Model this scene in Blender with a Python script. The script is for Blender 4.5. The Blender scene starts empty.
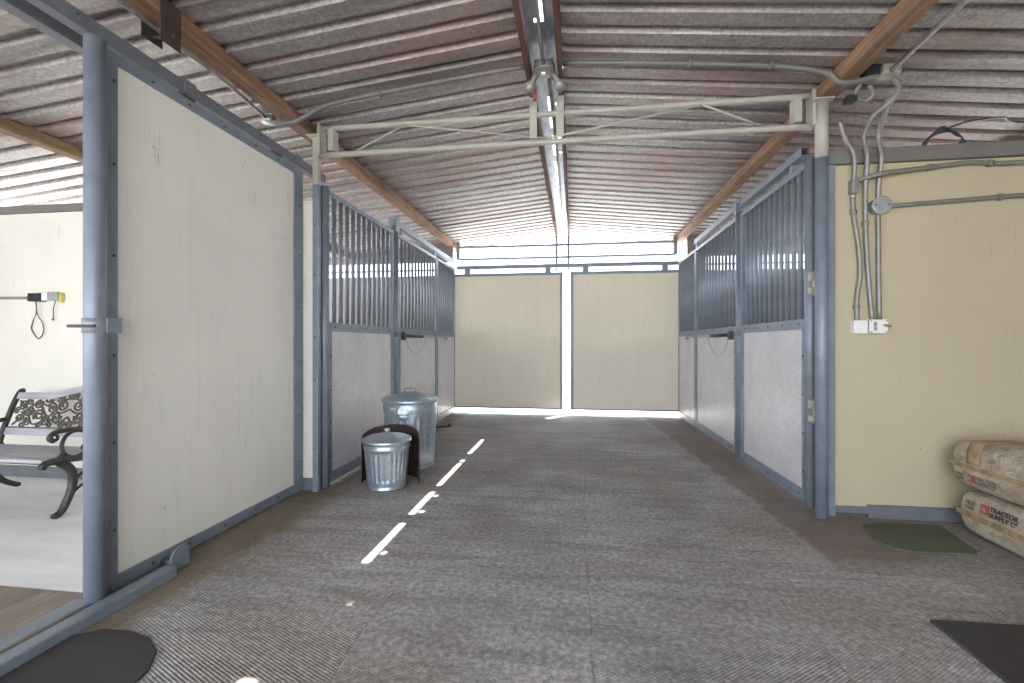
import bpy, bmesh, math, random
from mathutils import Vector, Matrix
random.seed(7)
SC = bpy.context.scene
COL = SC.collection
V = Vector

# ------------------------------------------------------------------ materials
def new_mat(name):
    m = bpy.data.materials.new(name); m.use_nodes = True
    nt = m.node_tree
    b = nt.nodes['Principled BSDF']
    return m, nt, b

def N(nt, typ, **kw):
    n = nt.nodes.new(typ)
    for k, v in kw.items():
        if k in n.inputs: n.inputs[k].default_value = v
        else: setattr(n, k, v)
    return n

def coords(nt, scale=(1, 1, 1), rot=(0, 0, 0), loc=(0, 0, 0)):
    tc = N(nt, 'ShaderNodeTexCoord'); mp = N(nt, 'ShaderNodeMapping')
    mp.inputs['Scale'].default_value = scale; mp.inputs['Rotation'].default_value = rot
    mp.inputs['Location'].default_value = loc
    nt.links.new(tc.outputs['Object'], mp.inputs['Vector'])
    return mp.outputs['Vector']

def noise(nt, scale, vec, detail=3.0, rough=0.55, dist=0.0):
    n = N(nt, 'ShaderNodeTexNoise'); n.inputs['Scale'].default_value = scale
    n.inputs['Detail'].default_value = detail; n.inputs['Roughness'].default_value = rough
    n.inputs['Distortion'].default_value = dist
    nt.links.new(vec, n.inputs['Vector'])
    return n.outputs['Fac']

def ramp(nt, fac, stops):
    r = N(nt, 'ShaderNodeValToRGB')
    e = r.color_ramp.elements
    while len(e) < len(stops): e.new(0.5)
    for el, (p, c) in zip(e, stops):
        el.position = p
        el.color = (c, c, c, 1) if not isinstance(c, (tuple, list)) else (*c, 1)
    nt.links.new(fac, r.inputs['Fac'])
    return r.outputs['Color']

def mix(nt, fac, a, b, mode='MIX'):
    m = N(nt, 'ShaderNodeMix', data_type='RGBA', blend_type=mode)
    for sock, val in ((m.inputs[0], fac), (m.inputs[6], a), (m.inputs[7], b)):
        if isinstance(val, (int, float)): sock.default_value = val
        elif isinstance(val, (tuple, list)): sock.default_value = (*val, 1)
        else: nt.links.new(val, sock)
    return m.outputs[2]

def mth(nt, op, a, b=None, clamp=False):
    m = N(nt, 'ShaderNodeMath', operation=op, use_clamp=clamp)
    for i, val in enumerate((a, b)):
        if val is None: continue
        if isinstance(val, (int, float)): m.inputs[i].default_value = val
        else: nt.links.new(val, m.inputs[i])
    return m.outputs[0]

def bump(nt, b, h, strength=0.2, dist=0.01):
    n = N(nt, 'ShaderNodeBump'); n.inputs['Strength'].default_value = strength
    n.inputs['Distance'].default_value = dist
    nt.links.new(h, n.inputs['Height']); nt.links.new(n.outputs['Normal'], b.inputs['Normal'])

def simple(name, col, rough=0.5, metal=0.0, var=0.12, scale=6.0, stretch=(1, 1, 1), bmp=0.0):
    m, nt, b = new_mat(name)
    v = coords(nt, stretch)
    f = noise(nt, scale, v, 4)
    lo = tuple(c * (1 - var) for c in col); hi = tuple(min(1, c * (1 + var)) for c in col)
    nt.links.new(ramp(nt, f, [(0.3, lo), (0.7, hi)]), b.inputs['Base Color'])
    b.inputs['Roughness'].default_value = rough; b.inputs['Metallic'].default_value = metal
    if bmp: bump(nt, b, noise(nt, scale * 8, v, 3), bmp, 0.005)
    return m

M = {}
M['paint'] = simple('blue_grey_paint', (0.212, 0.246, 0.292), 0.42, 0.15, 0.14, 7)
M['paint_dark'] = simple('slate_grey_paint', (0.155, 0.165, 0.185), 0.5, 0.1, 0.15, 7)
M['bolt'] = simple('dark_bolt_steel', (0.10, 0.10, 0.11), 0.5, 0.6)
M['beige'] = simple('truss_beige_paint', (0.41, 0.395, 0.335), 0.5, 0.0, 0.1, 8)
M['greytrim'] = simple('warm_grey_paint', (0.155, 0.15, 0.135), 0.55, 0.0, 0.12, 8)
M['conduit'] = simple('conduit_steel', (0.27, 0.26, 0.24), 0.45, 0.35, 0.12, 12)
M['darkcond'] = simple('dark_conduit', (0.17, 0.165, 0.155), 0.5, 0.2, 0.12, 12)
M['wallcond'] = simple('wall_conduit', (0.22, 0.21, 0.185), 0.5, 0.2, 0.12, 12)
M['boxsteel'] = simple('box_steel', (0.40, 0.42, 0.45), 0.4, 0.5, 0.15, 20)
M['white_plastic'] = simple('white_plastic', (0.78, 0.77, 0.74), 0.35, 0, 0.04)
M['black'] = simple('black_rubber', (0.018, 0.018, 0.02), 0.6, 0)
M['iron'] = simple('dark_cast_iron', (0.045, 0.04, 0.035), 0.45, 0.4, 0.3, 30)
M['scroll'] = simple('bronze_scroll', (0.11, 0.10, 0.09), 0.45, 0.4, 0.3, 30)
M['rustbrown'] = simple('dark_brown_sheet', (0.052, 0.030, 0.024), 0.7, 0, 0.35, 14, bmp=0.3)
M['hinge'] = simple('tan_hinge', (0.40, 0.38, 0.31), 0.5, 0.2, 0.2, 20)
M['yellow'] = simple('yellow_foam', (0.62, 0.50, 0.12), 0.7)
M['tape'] = simple('tan_bag_band', (0.34, 0.235, 0.13), 0.5, 0, 0.35, 18)
M['printblack'] = simple('print_black', (0.06, 0.052, 0.045), 0.5)
M['printgrey'] = simple('print_grey', (0.20, 0.155, 0.125), 0.5)
M['printred'] = simple('print_red', (0.38, 0.10, 0.07), 0.5)
M['galv_shiny'] = simple('ridge_galvanised', (0.34, 0.37, 0.42), 0.36, 0.8, 0.35, 4, (5, 1.5, 1))
M['cable'] = simple('blue_black_cable', (0.03, 0.035, 0.05), 0.5)
M['orange'] = simple('red_orange_paint', (0.40, 0.15, 0.08), 0.6)

def cream(name, col, crack=True, dirt=0.35):
    m, nt, b = new_mat(name)
    v = coords(nt)
    big = noise(nt, 1.3, v, 4, 0.6)
    c = mix(nt, ramp(nt, big, [(0.35, 0.0), (0.75, 1.0)]), col, tuple(x * 0.90 for x in col))
    vs = coords(nt, (14, 14, 0.8))
    grain = noise(nt, 3.0, vs, 4)
    c = mix(nt, ramp(nt, grain, [(0.55, 0.0), (0.8, dirt)]), c, tuple(x * 0.74 for x in col))
    if crack:
        vc = coords(nt, (9, 9, 0.55))
        cr = noise(nt, 2.2, vc, 2, 0.5, 0.25)
        line = mth(nt, 'ABSOLUTE', mth(nt, 'SUBTRACT', cr, 0.5))
        thin = ramp(nt, line, [(0.0, 1.0), (0.007, 0.0)])
        gate = ramp(nt, noise(nt, 1.7, coords(nt, (2, 2, 1.4), loc=(5, 4, 2)), 3), [(0.62, 0.0), (0.68, 0.6)])
        c = mix(nt, mix(nt, 1.0, thin, gate, 'MULTIPLY'), c, (0.16, 0.12, 0.08))
        spk = noise(nt, 26, coords(nt, (1, 1, 0.6)), 1)
        c = mix(nt, ramp(nt, spk, [(0.79, 0.0), (0.82, 0.55)]), c, (0.2, 0.15, 0.1))
    nt.links.new(c, b.inputs['Base Color'])
    b.inputs['Roughness'].default_value = 0.55
    bump(nt, b, grain, 0.12, 0.004)
    return m
M['cream_door'] = cream('cream_painted_plywood', (0.86, 0.83, 0.735))
M['cream_wall'] = cream('cream_wall_paint', (0.50, 0.435, 0.295), True, 0.2)
M['cream_room'] = cream('pale_cream_wall_paint', (0.80, 0.775, 0.69), True, 0.15)
M['cream_end'] = cream('cream_end_door_paint', (0.80, 0.735, 0.58), False, 0.45)
M['inner'] = cream('stall_inner_boards', (0.20, 0.165, 0.16), False, 0.5)

def kick_mat():
    m, nt, b = new_mat('pale_kick_board')
    v = coords(nt)
    c = mix(nt, ramp(nt, noise(nt, 2.0, v, 5, 0.65), [(0.3, 0.0), (0.7, 1.0)]), (0.72, 0.705, 0.715), (0.55, 0.53, 0.53))
    sc = noise(nt, 4.0, coords(nt, (3, 3, 14), rot=(0.5, 0, 0)), 5, 0.7)
    c = mix(nt, ramp(nt, sc, [(0.52, 0.0), (0.70, 0.6)]), c, (0.38, 0.355, 0.345))
    chip = noise(nt, 9, coords(nt, (2, 2, 0.7)), 2)
    c = mix(nt, ramp(nt, chip, [(0.76, 0.0), (0.79, 0.8)]), c, (0.11, 0.10, 0.10))
    nt.links.new(c, b.inputs['Base Color']); b.inputs['Roughness'].default_value = 0.42
    bump(nt, b, sc, 0.08, 0.004)
    return m
M['kick'] = kick_mat()

def wood(name, a, bcol, along='y'):
    m, nt, b = new_mat(name)
    st = {'y': (16, 1.2, 16), 'x': (1.2, 16, 16), 'z': (16, 16, 1.2)}[along]
    g = noise(nt, 1.6, coords(nt, st), 6, 0.65, 0.6)
    c = ramp(nt, g, [(0.3, a), (0.68, bcol)])
    blot = noise(nt, 1.6, coords(nt, (1, 1, 1)), 4)
    c = mix(nt, ramp(nt, blot, [(0.48, 0.0), (0.72, 0.65)]), c, tuple(x * 0.35 for x in a))
    nt.links.new(c, b.inputs['Base Color']); b.inputs['Roughness'].default_value = 0.75
    bump(nt, b, g, 0.25, 0.006)
    return m
M['beam'] = wood('old_fir_beam', (0.15, 0.072, 0.04), (0.37, 0.225, 0.145))
M['beam_olive'] = wood('weathered_olive_beam', (0.13, 0.085, 0.04), (0.30, 0.20, 0.10))
M['ridge_wood'] = wood('red_brown_ridge_board', (0.085, 0.035, 0.025), (0.17, 0.075, 0.05))
M['slat'] = wood('weathered_bench_slat', (0.28, 0.28, 0.31), (0.50, 0.49, 0.50), 'x')
M['boards'] = wood('brown_grey_boards', (0.20, 0.155, 0.125), (0.31, 0.25, 0.205))

def roof_mat():
    m, nt, b = new_mat('corrugated_galvanised_sheet')
    v = coords(nt)
    sp = N(nt, 'ShaderNodeTexVoronoi'); sp.inputs['Scale'].default_value = 60
    nt.links.new(v, sp.inputs['Vector'])
    spang = ramp(nt, sp.outputs['Color'], [(0.1, 0.62), (0.9, 1.0)])
    grey = mix(nt, 1.0, (0.50, 0.485, 0.475), spang, 'MULTIPLY')
    rn = noise(nt, 1.0, coords(nt, (0.6, 1.3, 0.2), loc=(4.3, 1.2, 0)), 6, 0.68, 0.6)
    c = mix(nt, ramp(nt, rn, [(0.44, 0.0), (0.68, 0.7)]), grey, (0.37, 0.225, 0.205))
    dk = noise(nt, 1.0, coords(nt, (0.7, 5.2, 0.2), loc=(1, 7, 3)), 4, 0.6)
    c = mix(nt, ramp(nt, dk, [(0.52, 0.0), (0.7, 0.7)]), c, (0.13, 0.115, 0.11))
    nt.links.new(c, b.inputs['Base Color'])
    b.inputs['Metallic'].default_value = 0.55; b.inputs['Roughness'].default_value = 0.5
    bump(nt, b, sp.outputs['Distance'], 0.25, 0.004)
    return m
M['roof'] = roof_mat()

def can_mat():
    m, nt, b = new_mat('galvanised_can')
    v = coords(nt)
    sp = N(nt, 'ShaderNodeTexVoronoi'); sp.inputs['Scale'].default_value = 70
    nt.links.new(v, sp.inputs['Vector'])
    c = ramp(nt, sp.outputs['Color'], [(0.1, (0.42, 0.50, 0.56)), (0.9, (0.58, 0.66, 0.72))])
    nt.links.new(c, b.inputs['Base Color'])
    b.inputs['Metallic'].default_value = 0.8; b.inputs['Roughness'].default_value = 0.36
    return m
M['can'] = can_mat()

def floor_mat():
    m, nt, b = new_mat('ribbed_rubber_floor')
    L = nt.links.new
    tc = N(nt, 'ShaderNodeTexCoord'); P = tc.outputs['Object']
    wob = N(nt, 'ShaderNodeTexNoise'); wob.inputs['Scale'].default_value = 1.4; wob.inputs['Detail'].default_value = 6
    L(P, wob.inputs['Vector'])
    off = N(nt, 'ShaderNodeVectorMath', operation='MULTIPLY_ADD')
    L(wob.outputs['Color'], off.inputs[0]); off.inputs[1].default_value = (0.20, 0.20, 0); L(P, off.inputs[2])
    mp = N(nt, 'ShaderNodeMapping'); mp.inputs['Rotation'].default_value = (0, 0, math.pi / 2)
    mp.inputs['Location'].default_value = (0.35, 0.75, 0)
    L(off.outputs[0], mp.inputs['Vector'])
    br = N(nt, 'ShaderNodeTexBrick'); br.offset = 0.37
    br.inputs['Scale'].default_value = 1.0; br.inputs['Brick Width'].default_value = 1.75
    br.inputs['Row Height'].default_value = 0.92; br.inputs['Mortar Size'].default_value = 0.006
    br.inputs['Mortar Smooth'].default_value = 0.6
    br.inputs['Color1'].default_value = (0, 0, 0, 1); br.inputs['Color2'].default_value = (1, 1, 1, 1)
    br.inputs['Mortar'].default_value = (0.5, 0.5, 0.5, 1)
    L(mp.outputs[0], br.inputs['Vector'])
    tile = br.outputs['Color']; seam = br.outputs['Fac']
    # ribs in two directions, one direction per mat
    def ribs(rz):
        mm = N(nt, 'ShaderNodeMapping'); mm.inputs['Rotation'].default_value = (0, 0, rz); L(P, mm.inputs['Vector'])
        w = N(nt, 'ShaderNodeTexWave', wave_type='BANDS', bands_direction='X')
        w.inputs['Scale'].default_value = 26; w.inputs['Distortion'].default_value = 1.2
        w.inputs['Detail'].default_value = 2; w.inputs['Detail Scale'].default_value = 3
        L(mm.outputs[0], w.inputs['Vector']); return w.outputs['Fac']
    pick = ramp(nt, tile, [(0.47, 0.0), (0.53, 1.0)])
    rib = mix(nt, pick, ribs(0.95), ribs(-1.15))
    # colour
    big = noise(nt, 1.1, P, 5, 0.62)
    c = mix(nt, ramp(nt, big, [(0.36, 0.0), (0.64, 1.0)]), (0.33, 0.312, 0.31), (0.66, 0.63, 0.615))
    c = mix(nt, ramp(nt, tile, [(0.0, 0.0), (1.0, 0.35)]), c, (0.56, 0.55, 0.54))
    streak = noise(nt, 1.0, coords(nt, (1.2, 9, 1)), 5, 0.65)
    c = mix(nt, ramp(nt, streak, [(0.48, 0.0), (0.66, 0.6)]), c, (0.21, 0.188, 0.178))
    br2 = noise(nt, 0.8, coords(nt, (1, 1.3, 1), loc=(2, 5, 0)), 5, 0.6)
    c = mix(nt, ramp(nt, br2, [(0.46, 0.0), (0.62, 0.62)]), c, (0.34, 0.27, 0.205))
    grit = noise(nt, 38, P, 4, 0.7)
    c = mix(nt, ramp(nt, grit, [(0.38, 0.6), (0.60, 0.0)]), c, (0.10, 0.094, 0.088))
    c = mix(nt, ramp(nt, grit, [(0.56, 0.0), (0.72, 0.55)]), c, (0.62, 0.60, 0.57))
    c = mix(nt, ramp(nt, rib, [(0.05, 0.30), (0.5, 0.0)]), c, (0.15, 0.142, 0.135))
    c = mix(nt, mth(nt, 'MULTIPLY', seam, 0.16), c, (0.05, 0.045, 0.04))
    # bare dirt strips along the right stall fronts and along the left sliding door
    sep = N(nt, 'ShaderNodeSeparateXYZ'); L(P, sep.inputs[0])
    jit = mth(nt, 'MULTIPLY', mth(nt, 'SUBTRACT', noise(nt, 4.5, P, 7, 0.7), 0.5), 0.26)
    edge = mth(nt, 'ADD', mth(nt, 'ADD', sep.outputs[0], jit), mth(nt, 'MULTIPLY', sep.outputs[1], 0.065))
    right = ramp(nt, mth(nt, 'SUBTRACT', edge, 1.06), [(0.48, 0.0), (0.56, 1.0)])
    front = ramp(nt, mth(nt, 'ADD', mth(nt, 'SUBTRACT', sep.outputs[1], 2.55), mth(nt, 'MULTIPLY', jit, 2.0)), [(0.08, 0.0), (0.30, 1.0)])
    farx = ramp(nt, mth(nt, 'SUBTRACT', sep.outputs[0], 1.3), [(0.60, 1.0), (0.75, 0.0)])
    dr = mix(nt, 1.0, mix(nt, 1.0, right, front, 'MULTIPLY'), farx, 'MULTIPLY')
    dirtc = mix(nt, noise(nt, 5, P, 5), (0.13, 0.095, 0.08), (0.27, 0.205, 0.165))
    c = mix(nt, mth(nt, 'MULTIPLY', dr, 0.72), c, dirtc)
    left = ramp(nt, mth(nt, 'ADD', mth(nt, 'ADD', sep.outputs[0], 2.0), mth(nt, 'MULTIPLY', jit, 1.4)), [(0.06, 1.0), (0.24, 0.0)])
    c = mix(nt, mth(nt, 'MULTIPLY', left, 0.8), c, mix(nt, noise(nt, 7, P, 5), (0.10, 0.065, 0.035), (0.24, 0.18, 0.10)))
    # pale worn line at the right edge of the mats
    ln = mth(nt, 'ABSOLUTE', mth(nt, 'SUBTRACT', edge, 1.555))
    gl = ramp(nt, ln, [(0.004, 0.6), (0.016, 0.0)])
    c = mix(nt, mix(nt, 1.0, gl, front, 'MULTIPLY'), c, (0.42, 0.39, 0.35))
    L(c, b.inputs['Base Color'])
    b.inputs['Roughness'].default_value = 0.72
    h = mth(nt, 'ADD', mth(nt, 'MULTIPLY', rib, mth(nt, 'SUBTRACT', 0.5, mth(nt, 'MULTIPLY', left, 0.5))), mth(nt, 'MULTIPLY', grit, 1.3))
    h = mth(nt, 'SUBTRACT', h, mth(nt, 'MULTIPLY', seam, 0.8))
    bump(nt, b, h, 0.5, 0.008)
    return m
M['floor'] = floor_mat()

def concrete(name, col, var=0.25):
    m, nt, b = new_mat(name)
    f = noise(nt, 1.6, coords(nt, (0.7, 2.2, 1)), 6, 0.65)
    c = ramp(nt, f, [(0.3, tuple(x * (1 - var) for x in col)), (0.7, col)])
    nt.links.new(c, b.inputs['Base Color']); b.inputs['Roughness'].default_value = 0.7
    bump(nt, b, noise(nt, 30, coords(nt), 4), 0.15, 0.004)
    return m
M['concrete'] = concrete('pale_concrete', (0.80, 0.80, 0.80))
M['ground'] = concrete('sunlit_yard', (0.44, 0.43, 0.41))
M['mat_black'] = concrete('black_rubber_mat', (0.062, 0.055, 0.057), 0.45)
M['mat_green'] = concrete('green_rubber_mat', (0.115, 0.135, 0.085), 0.4)

def bag_mat():
    m, nt, b = new_mat('dusty_bale_plastic')
    v = coords(nt)
    c = mix(nt, ramp(nt, noise(nt, 5, v, 6, 0.7), [(0.35, 0.0), (0.65, 1.0)]), (0.40, 0.315, 0.22), (0.60, 0.53, 0.45))
    sm = noise(nt, 14, coords(nt, (1, 1, 2.2)), 5, 0.75)
    c = mix(nt, ramp(nt, sm, [(0.50, 0.0), (0.64, 0.7)]), c, (0.24, 0.165, 0.095))
    nt.links.new(c, b.inputs['Base Color']); b.inputs['Roughness'].default_value = 0.4
    bump(nt, b, noise(nt, 16, v, 5, 0.7, 0.8), 0.9, 0.035)
    return m
M['bag'] = bag_mat()

# ------------------------------------------------------------------ geometry helpers
class MB:
    """collects shapes in world coordinates and links them as one mesh object"""
    def __init__(s): s.bm = bmesh.new()
    def box(s, x0, x1, y0, y1, z0, z1, bev=0.0):
        r = bmesh.ops.create_cube(s.bm, size=1.0)
        vs = r['verts']
        for v in vs:
            v.co = V((x0 + (v.co.x + .5) * (x1 - x0), y0 + (v.co.y + .5) * (y1 - y0), z0 + (v.co.z + .5) * (z1 - z0)))
        if bev:
            es = list({e for v in vs for e in v.link_edges})
            bmesh.ops.bevel(s.bm, geom=es, offset=bev, segments=2, affect='EDGES', profile=.6)
        return s
    def tube(s, pts, r, n=10, caps=True):
        pts = [V(p) for p in pts]
        rad = r if isinstance(r, (list, tuple)) else [r] * len(pts)
        rings = []
        up = None
        for i, p in enumerate(pts):
            a = pts[max(i - 1, 0)]; b = pts[min(i + 1, len(pts) - 1)]
            t = (b - a).normalized()
            if up is None: up = V((0, 0, 1)) if abs(t.z) < .9 else V((0, 1, 0))
            u = t.cross(up)
            if u.length < 1e-5: u = t.orthogonal()
            u.normalize(); w = u.cross(t).normalized(); up = w
            rings.append([s.bm.verts.new(p + (u * math.cos(k * 2 * math.pi / n) + w * math.sin(k * 2 * math.pi / n)) * rad[i]) for k in range(n)])
        for a, b in zip(rings, rings[1:]):
            for k in range(n):
                f = s.bm.faces.new((a[k], a[(k + 1) % n], b[(k + 1) % n], b[k])); f.smooth = True
        if caps:
            s.bm.faces.new(rings[0][::-1]); s.bm.faces.new(rings[-1])
        return s
    def hollow(s, p0, p1, r, wall=.006, n=18):
        """open-ended pipe"""
        p0, p1 = V(p0), V(p1); t = (p1 - p0).normalized(); u = t.orthogonal().normalized(); w = t.cross(u)
        def ring(p, rr): return [s.bm.verts.new(p + (u * math.cos(k * 2 * math.pi / n) + w * math.sin(k * 2 * math.pi / n)) * rr) for k in range(n)]
        R = [ring(p0, r), ring(p1, r), ring(p1, r - wall), ring(p0, r - wall)]
        for i in range(4):
            a, b = R[i], R[(i + 1) % 4]
            for k in range(n):
                f = s.bm.faces.new((a[k], a[(k + 1) % n], b[(k + 1) % n], b[k])); f.smooth = i in (0, 2)
        return s
    def lathe(s, c, prof, n=40, flute=None):
        rings = []
        for (r, z) in prof:
            ring = []
            for k in range(n):
                rr = r
                if flute and flute[0] <= z <= flute[1]:
                    rr = r + flute[2] * (1 if math.sin(k * 2 * math.pi / n * flute[3]) > 0 else 0)
                a = k * 2 * math.pi / n
                ring.append(s.bm.verts.new((c[0] + rr * math.cos(a), c[1] + rr * math.sin(a), c[2] + z)))
            rings.append(ring)
        for a, b in zip(rings, rings[1:]):
            for k in range(n):
                f = s.bm.faces.new((a[k], a[(k + 1) % n], b[(k + 1) % n], b[k])); f.smooth = True
        if prof[0][0] > 1e-4: s.bm.faces.new(rings[0][::-1])
        if prof[-1][0] > 1e-4: s.bm.faces.new(rings[-1])
        return s
    def prism(s, outline, axis, a0, a1):
        """outline of 2-D points extruded along an axis: x -> (y,z), y -> (x,z), z -> (x,y)"""
        def P(p, a): return {'x': (a, p[0], p[1]), 'y': (p[0], a, p[1]), 'z': (p[0], p[1], a)}[axis]
        A = [s.bm.verts.new(P(p, a0)) for p in outline]; B = [s.bm.verts.new(P(p, a1)) for p in outline]
        n = len(outline)
        s.bm.faces.new(A); s.bm.faces.new(B[::-1])
        for i in range(n): s.bm.faces.new((A[i], B[i], B[(i + 1) % n], A[(i + 1) % n]))
        return s
    def build(s, name, mat, parent=None, bevel=0.0):
        bmesh.ops.remove_doubles(s.bm, verts=s.bm.verts, dist=1e-6)
        bmesh.ops.recalc_face_normals(s.bm, faces=s.bm.faces)
        me = bpy.data.meshes.new(name)
        off = V((0, 0, 0)); q = parent
        while q is not None: off += q.location; q = q.parent
        if parent is None:      # top-level mesh: origin at the middle of its base
            xs = [v.co for v in s.bm.verts]
            o = V(((min(v.x for v in xs) + max(v.x for v in xs)) / 2, (min(v.y for v in xs) + max(v.y for v in xs)) / 2, min(v.z for v in xs)))
            off = o
        for v in s.bm.verts: v.co -= off
        s.bm.to_mesh(me); s.bm.free()
        me.materials.append(M[mat])
        ob = bpy.data.objects.new(name, me); COL.objects.link(ob)
        if parent is not None: ob.parent = parent
        else: ob.location = off
        if bevel:
            md = ob.modifiers.new('bevel', 'BEVEL'); md.width = bevel; md.segments = 2; md.limit_method = 'ANGLE'
        return ob

def tag(o, label, cat, group=None):
    o['label'] = label; o['category'] = cat
    if group: o['group'] = group
    return o
def thing(name, label, cat, loc, group=None):
    o = bpy.data.objects.new(name, None); o.location = loc; o.empty_display_size = .1; COL.objects.link(o)
    return tag(o, label, cat, group)
def struct(name, mb, mat, label=None):
    """setting: keeps world coordinates (origin 0) so that textures run in metres"""
    bmesh.ops.recalc_face_normals(mb.bm, faces=mb.bm.faces)
    me = bpy.data.meshes.new(name); mb.bm.to_mesh(me); mb.bm.free(); me.materials.append(M[mat])
    o = bpy.data.objects.new(name, me); COL.objects.link(o); o['kind'] = 'structure'
    if label: o['label'] = label
    return o

BOLT = {}
def bolt(parent, p, axis, mat='bolt', r=.008):
    """small round bolt head; one shared mesh per direction"""
    key = (axis, mat, r)
    if key not in BOLT:
        mb = MB(); d = {'x': V((.006, 0, 0)), '-x': V((-.006, 0, 0)), '-y': V((0, -.006, 0))}[axis]
        mb.tube([(0, 0, 0), d * .6, d], [r, r, r * .6], 8)
        me = bpy.data.meshes.new('bolt'); bmesh.ops.recalc_face_normals(mb.bm, faces=mb.bm.faces)
        mb.bm.to_mesh(me); mb.bm.free(); me.materials.append(M[mat]); BOLT[key] = me
    o = bpy.data.objects.new('bolt', BOLT[key]); COL.objects.link(o); o.parent = parent
    off = V((0, 0, 0)); q = parent
    while q is not None: off += q.location; q = q.parent
    o.location = V(p) - off
    return o

def arc(c, r, a0, a1, n, plane='yz', r2=None):
    out = []
    for i in range(n + 1):
        t = i / n; a = a0 + (a1 - a0) * t; rr = r + ((r2 - r) * t if r2 is not None else 0)
        u, w = rr * math.cos(a), rr * math.sin(a)
        out.append({'yz': (c[0], c[1] + u, c[2] + w), 'xz': (c[0] + u, c[1], c[2] + w), 'xy': (c[0] + u, c[1] + w, c[2])}[plane])
    return out
def smooth(pts, n=6):
    """Catmull-Rom through the points"""
    P = [V(p) for p in pts]; out = []
    for i in range(len(P) - 1):
        p0, p1, p2, p3 = P[max(i - 1, 0)], P[i], P[i + 1], P[min(i + 2, len(P) - 1)]
        for k in range(n):
            t = k / n
            out.append(.5 * ((2 * p1) + (p2 - p0) * t + (2 * p0 - 5 * p1 + 4 * p2 - p3) * t * t + (3 * p1 - p0 - 3 * p2 + p3) * t ** 3))
    out.append(P[-1]); return out

# ------------------------------------------------------------------ dimensions
RX, LX = 1.665, -2.06           # stall fronts right / left
YT = 3.45                       # line of truss posts and cross walls
YE = 7.70                       # end doors
RIDGE, RZ, PITCH = -0.21, 3.165, 0.104
def roof_z(x): return RZ - PITCH * abs(x - RIDGE)

# ------------------------------------------------------------------ setting
struct('floor', MB().box(-2.28, 7.0, -4.5, YE + .12, -.06, 0), 'floor')
struct('floor_left', MB().box(-7.0, -2.28, 1.9, YT + .05, -.06, 0), 'concrete')
mb = MB()
for i in range(6): mb.box(-2.285 - .36 * (i + 1) + .006, -2.285 - .36 * i, -4.5, 1.895, -.06, 0)
struct('floor_threshold', mb, 'boards')
struct('floor_stall', MB().box(-7.0, -2.28, YT + .05, YE + .12, -.06, 0), 'boards')
struct('ground', MB().box(-60, 60, -60, 80, -.30, -.061), 'ground')

# corrugated roof, two slopes
def corrugated(name, xa, xb, ystart, yend=8.625):
    mb = MB(); bm = mb.bm
    per = .185; prof = [(0, 0), (.108, 0), (.117, .036), (.174, .036)]
    ys = []; y = ystart
    while y < yend - .01:
        for dy, dz in prof: ys.append((y + dy, dz))
        y += per
    xs = [xa + (xb - xa) * i / 6 for i in range(7)]
    top = []
    for x in xs: top.append([bm.verts.new((x, yy, roof_z(x) + dz)) for yy, dz in ys])
    for a, b in zip(top, top[1:]):
        for k in range(len(ys) - 1): bm.faces.new((a[k], a[k + 1], b[k + 1], b[k]))
    o = struct(name, mb, 'roof')
    md = o.modifiers.new('sheet', 'SOLIDIFY'); md.thickness = .002; md.offset = 1
    return o
corrugated('ceiling_left', -4.5, -.325, -.625 - .185 * 16)
corrugated('ceiling_left_eave', -8.2, -4.5, -.625 - .185 * 16, -.625 + .185 * 27)  # real roof near the room, widened out of view to shade the yard
corrugated('ceiling_right', -.085, 4.9, -.625 - .185 * 12)
struct('shade_wall_left', MB().box(-5.86, -5.8, .2, YT, 0, 2.3), 'cream_room')  # unseen wall added to hold back sky light from the left
struct('shade_wall_right', MB().box(4.6, 4.66, -2.8, YT, 0, 2.6), 'cream_wall')  # added out of view so the right cream wall gets less daylight
struct('shade_wall_back', MB().box(2.2, 4.66, -2.86, -2.8, 0, 2.6), 'cream_wall')  # added behind the camera to darken the right wall and floor

# cross walls, end walls, outer walls
struct('wall_right', MB().box(1.785, 4.6, YT, YT + .09, .075, 2.43), 'cream_wall')
mb = MB().box(1.99, 4.6, YT - .018, YT, .0, .09).box(1.72, 1.99, YT - .012, YT, .03, .075)
struct('baseboard_right', mb, 'paint_dark')
struct('trim_1', MB().box(1.715, 1.785, YT - .014, YT + .09, .0, 2.50, .004), 'paint')
struct('trim_2', MB().box(1.715, 4.6, YT - .03, YT + .09, 2.432, 2.53, .004), 'greytrim')
struct('wall_left', MB().box(-5.8, -2.095, YT + .02, YT + .10, .10, 2.36), 'cream_room')
struct('trim_3', MB().box(-5.8, -2.27, YT, YT + .10, 2.362, 2.43, .004), 'greytrim')
struct('baseboard_left', MB().box(-5.8, -2.095, YT + .01, YT + .10, .0, .098), 'paint_dark')
struct('wall_end_left', MB().box(-5.8, -2.10, YE, YE + .06, 0, 2.37), 'inner')
struct('trim_4', MB().box(-5.8, -2.10, YE + .01, YE + .05, 2.60, 2.98), 'inner')
struct('trim_5', MB().box(-5.8, -2.12, YE + .01, YE + .05, 2.455, 2.485).box(1.74, 4.6, YE + .01, YE + .05, 2.455, 2.485), 'paint')
struct('wall_end_right', MB().box(1.74, 4.6, YE, YE + .06, 0, 2.37), 'inner')
struct('trim_6', MB().box(1.80, 4.6, YE + .01, YE + .05, 2.60, 2.98), 'inner')
struct('wall_outer_left', MB().box(-5.86, -5.80, YT + .1, YE + .06, 0, .9), 'inner')
struct('wall_outer_right', MB().box(4.6, 4.66, YT - .0, YE + .06, 0, 1.8), 'inner')

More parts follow.
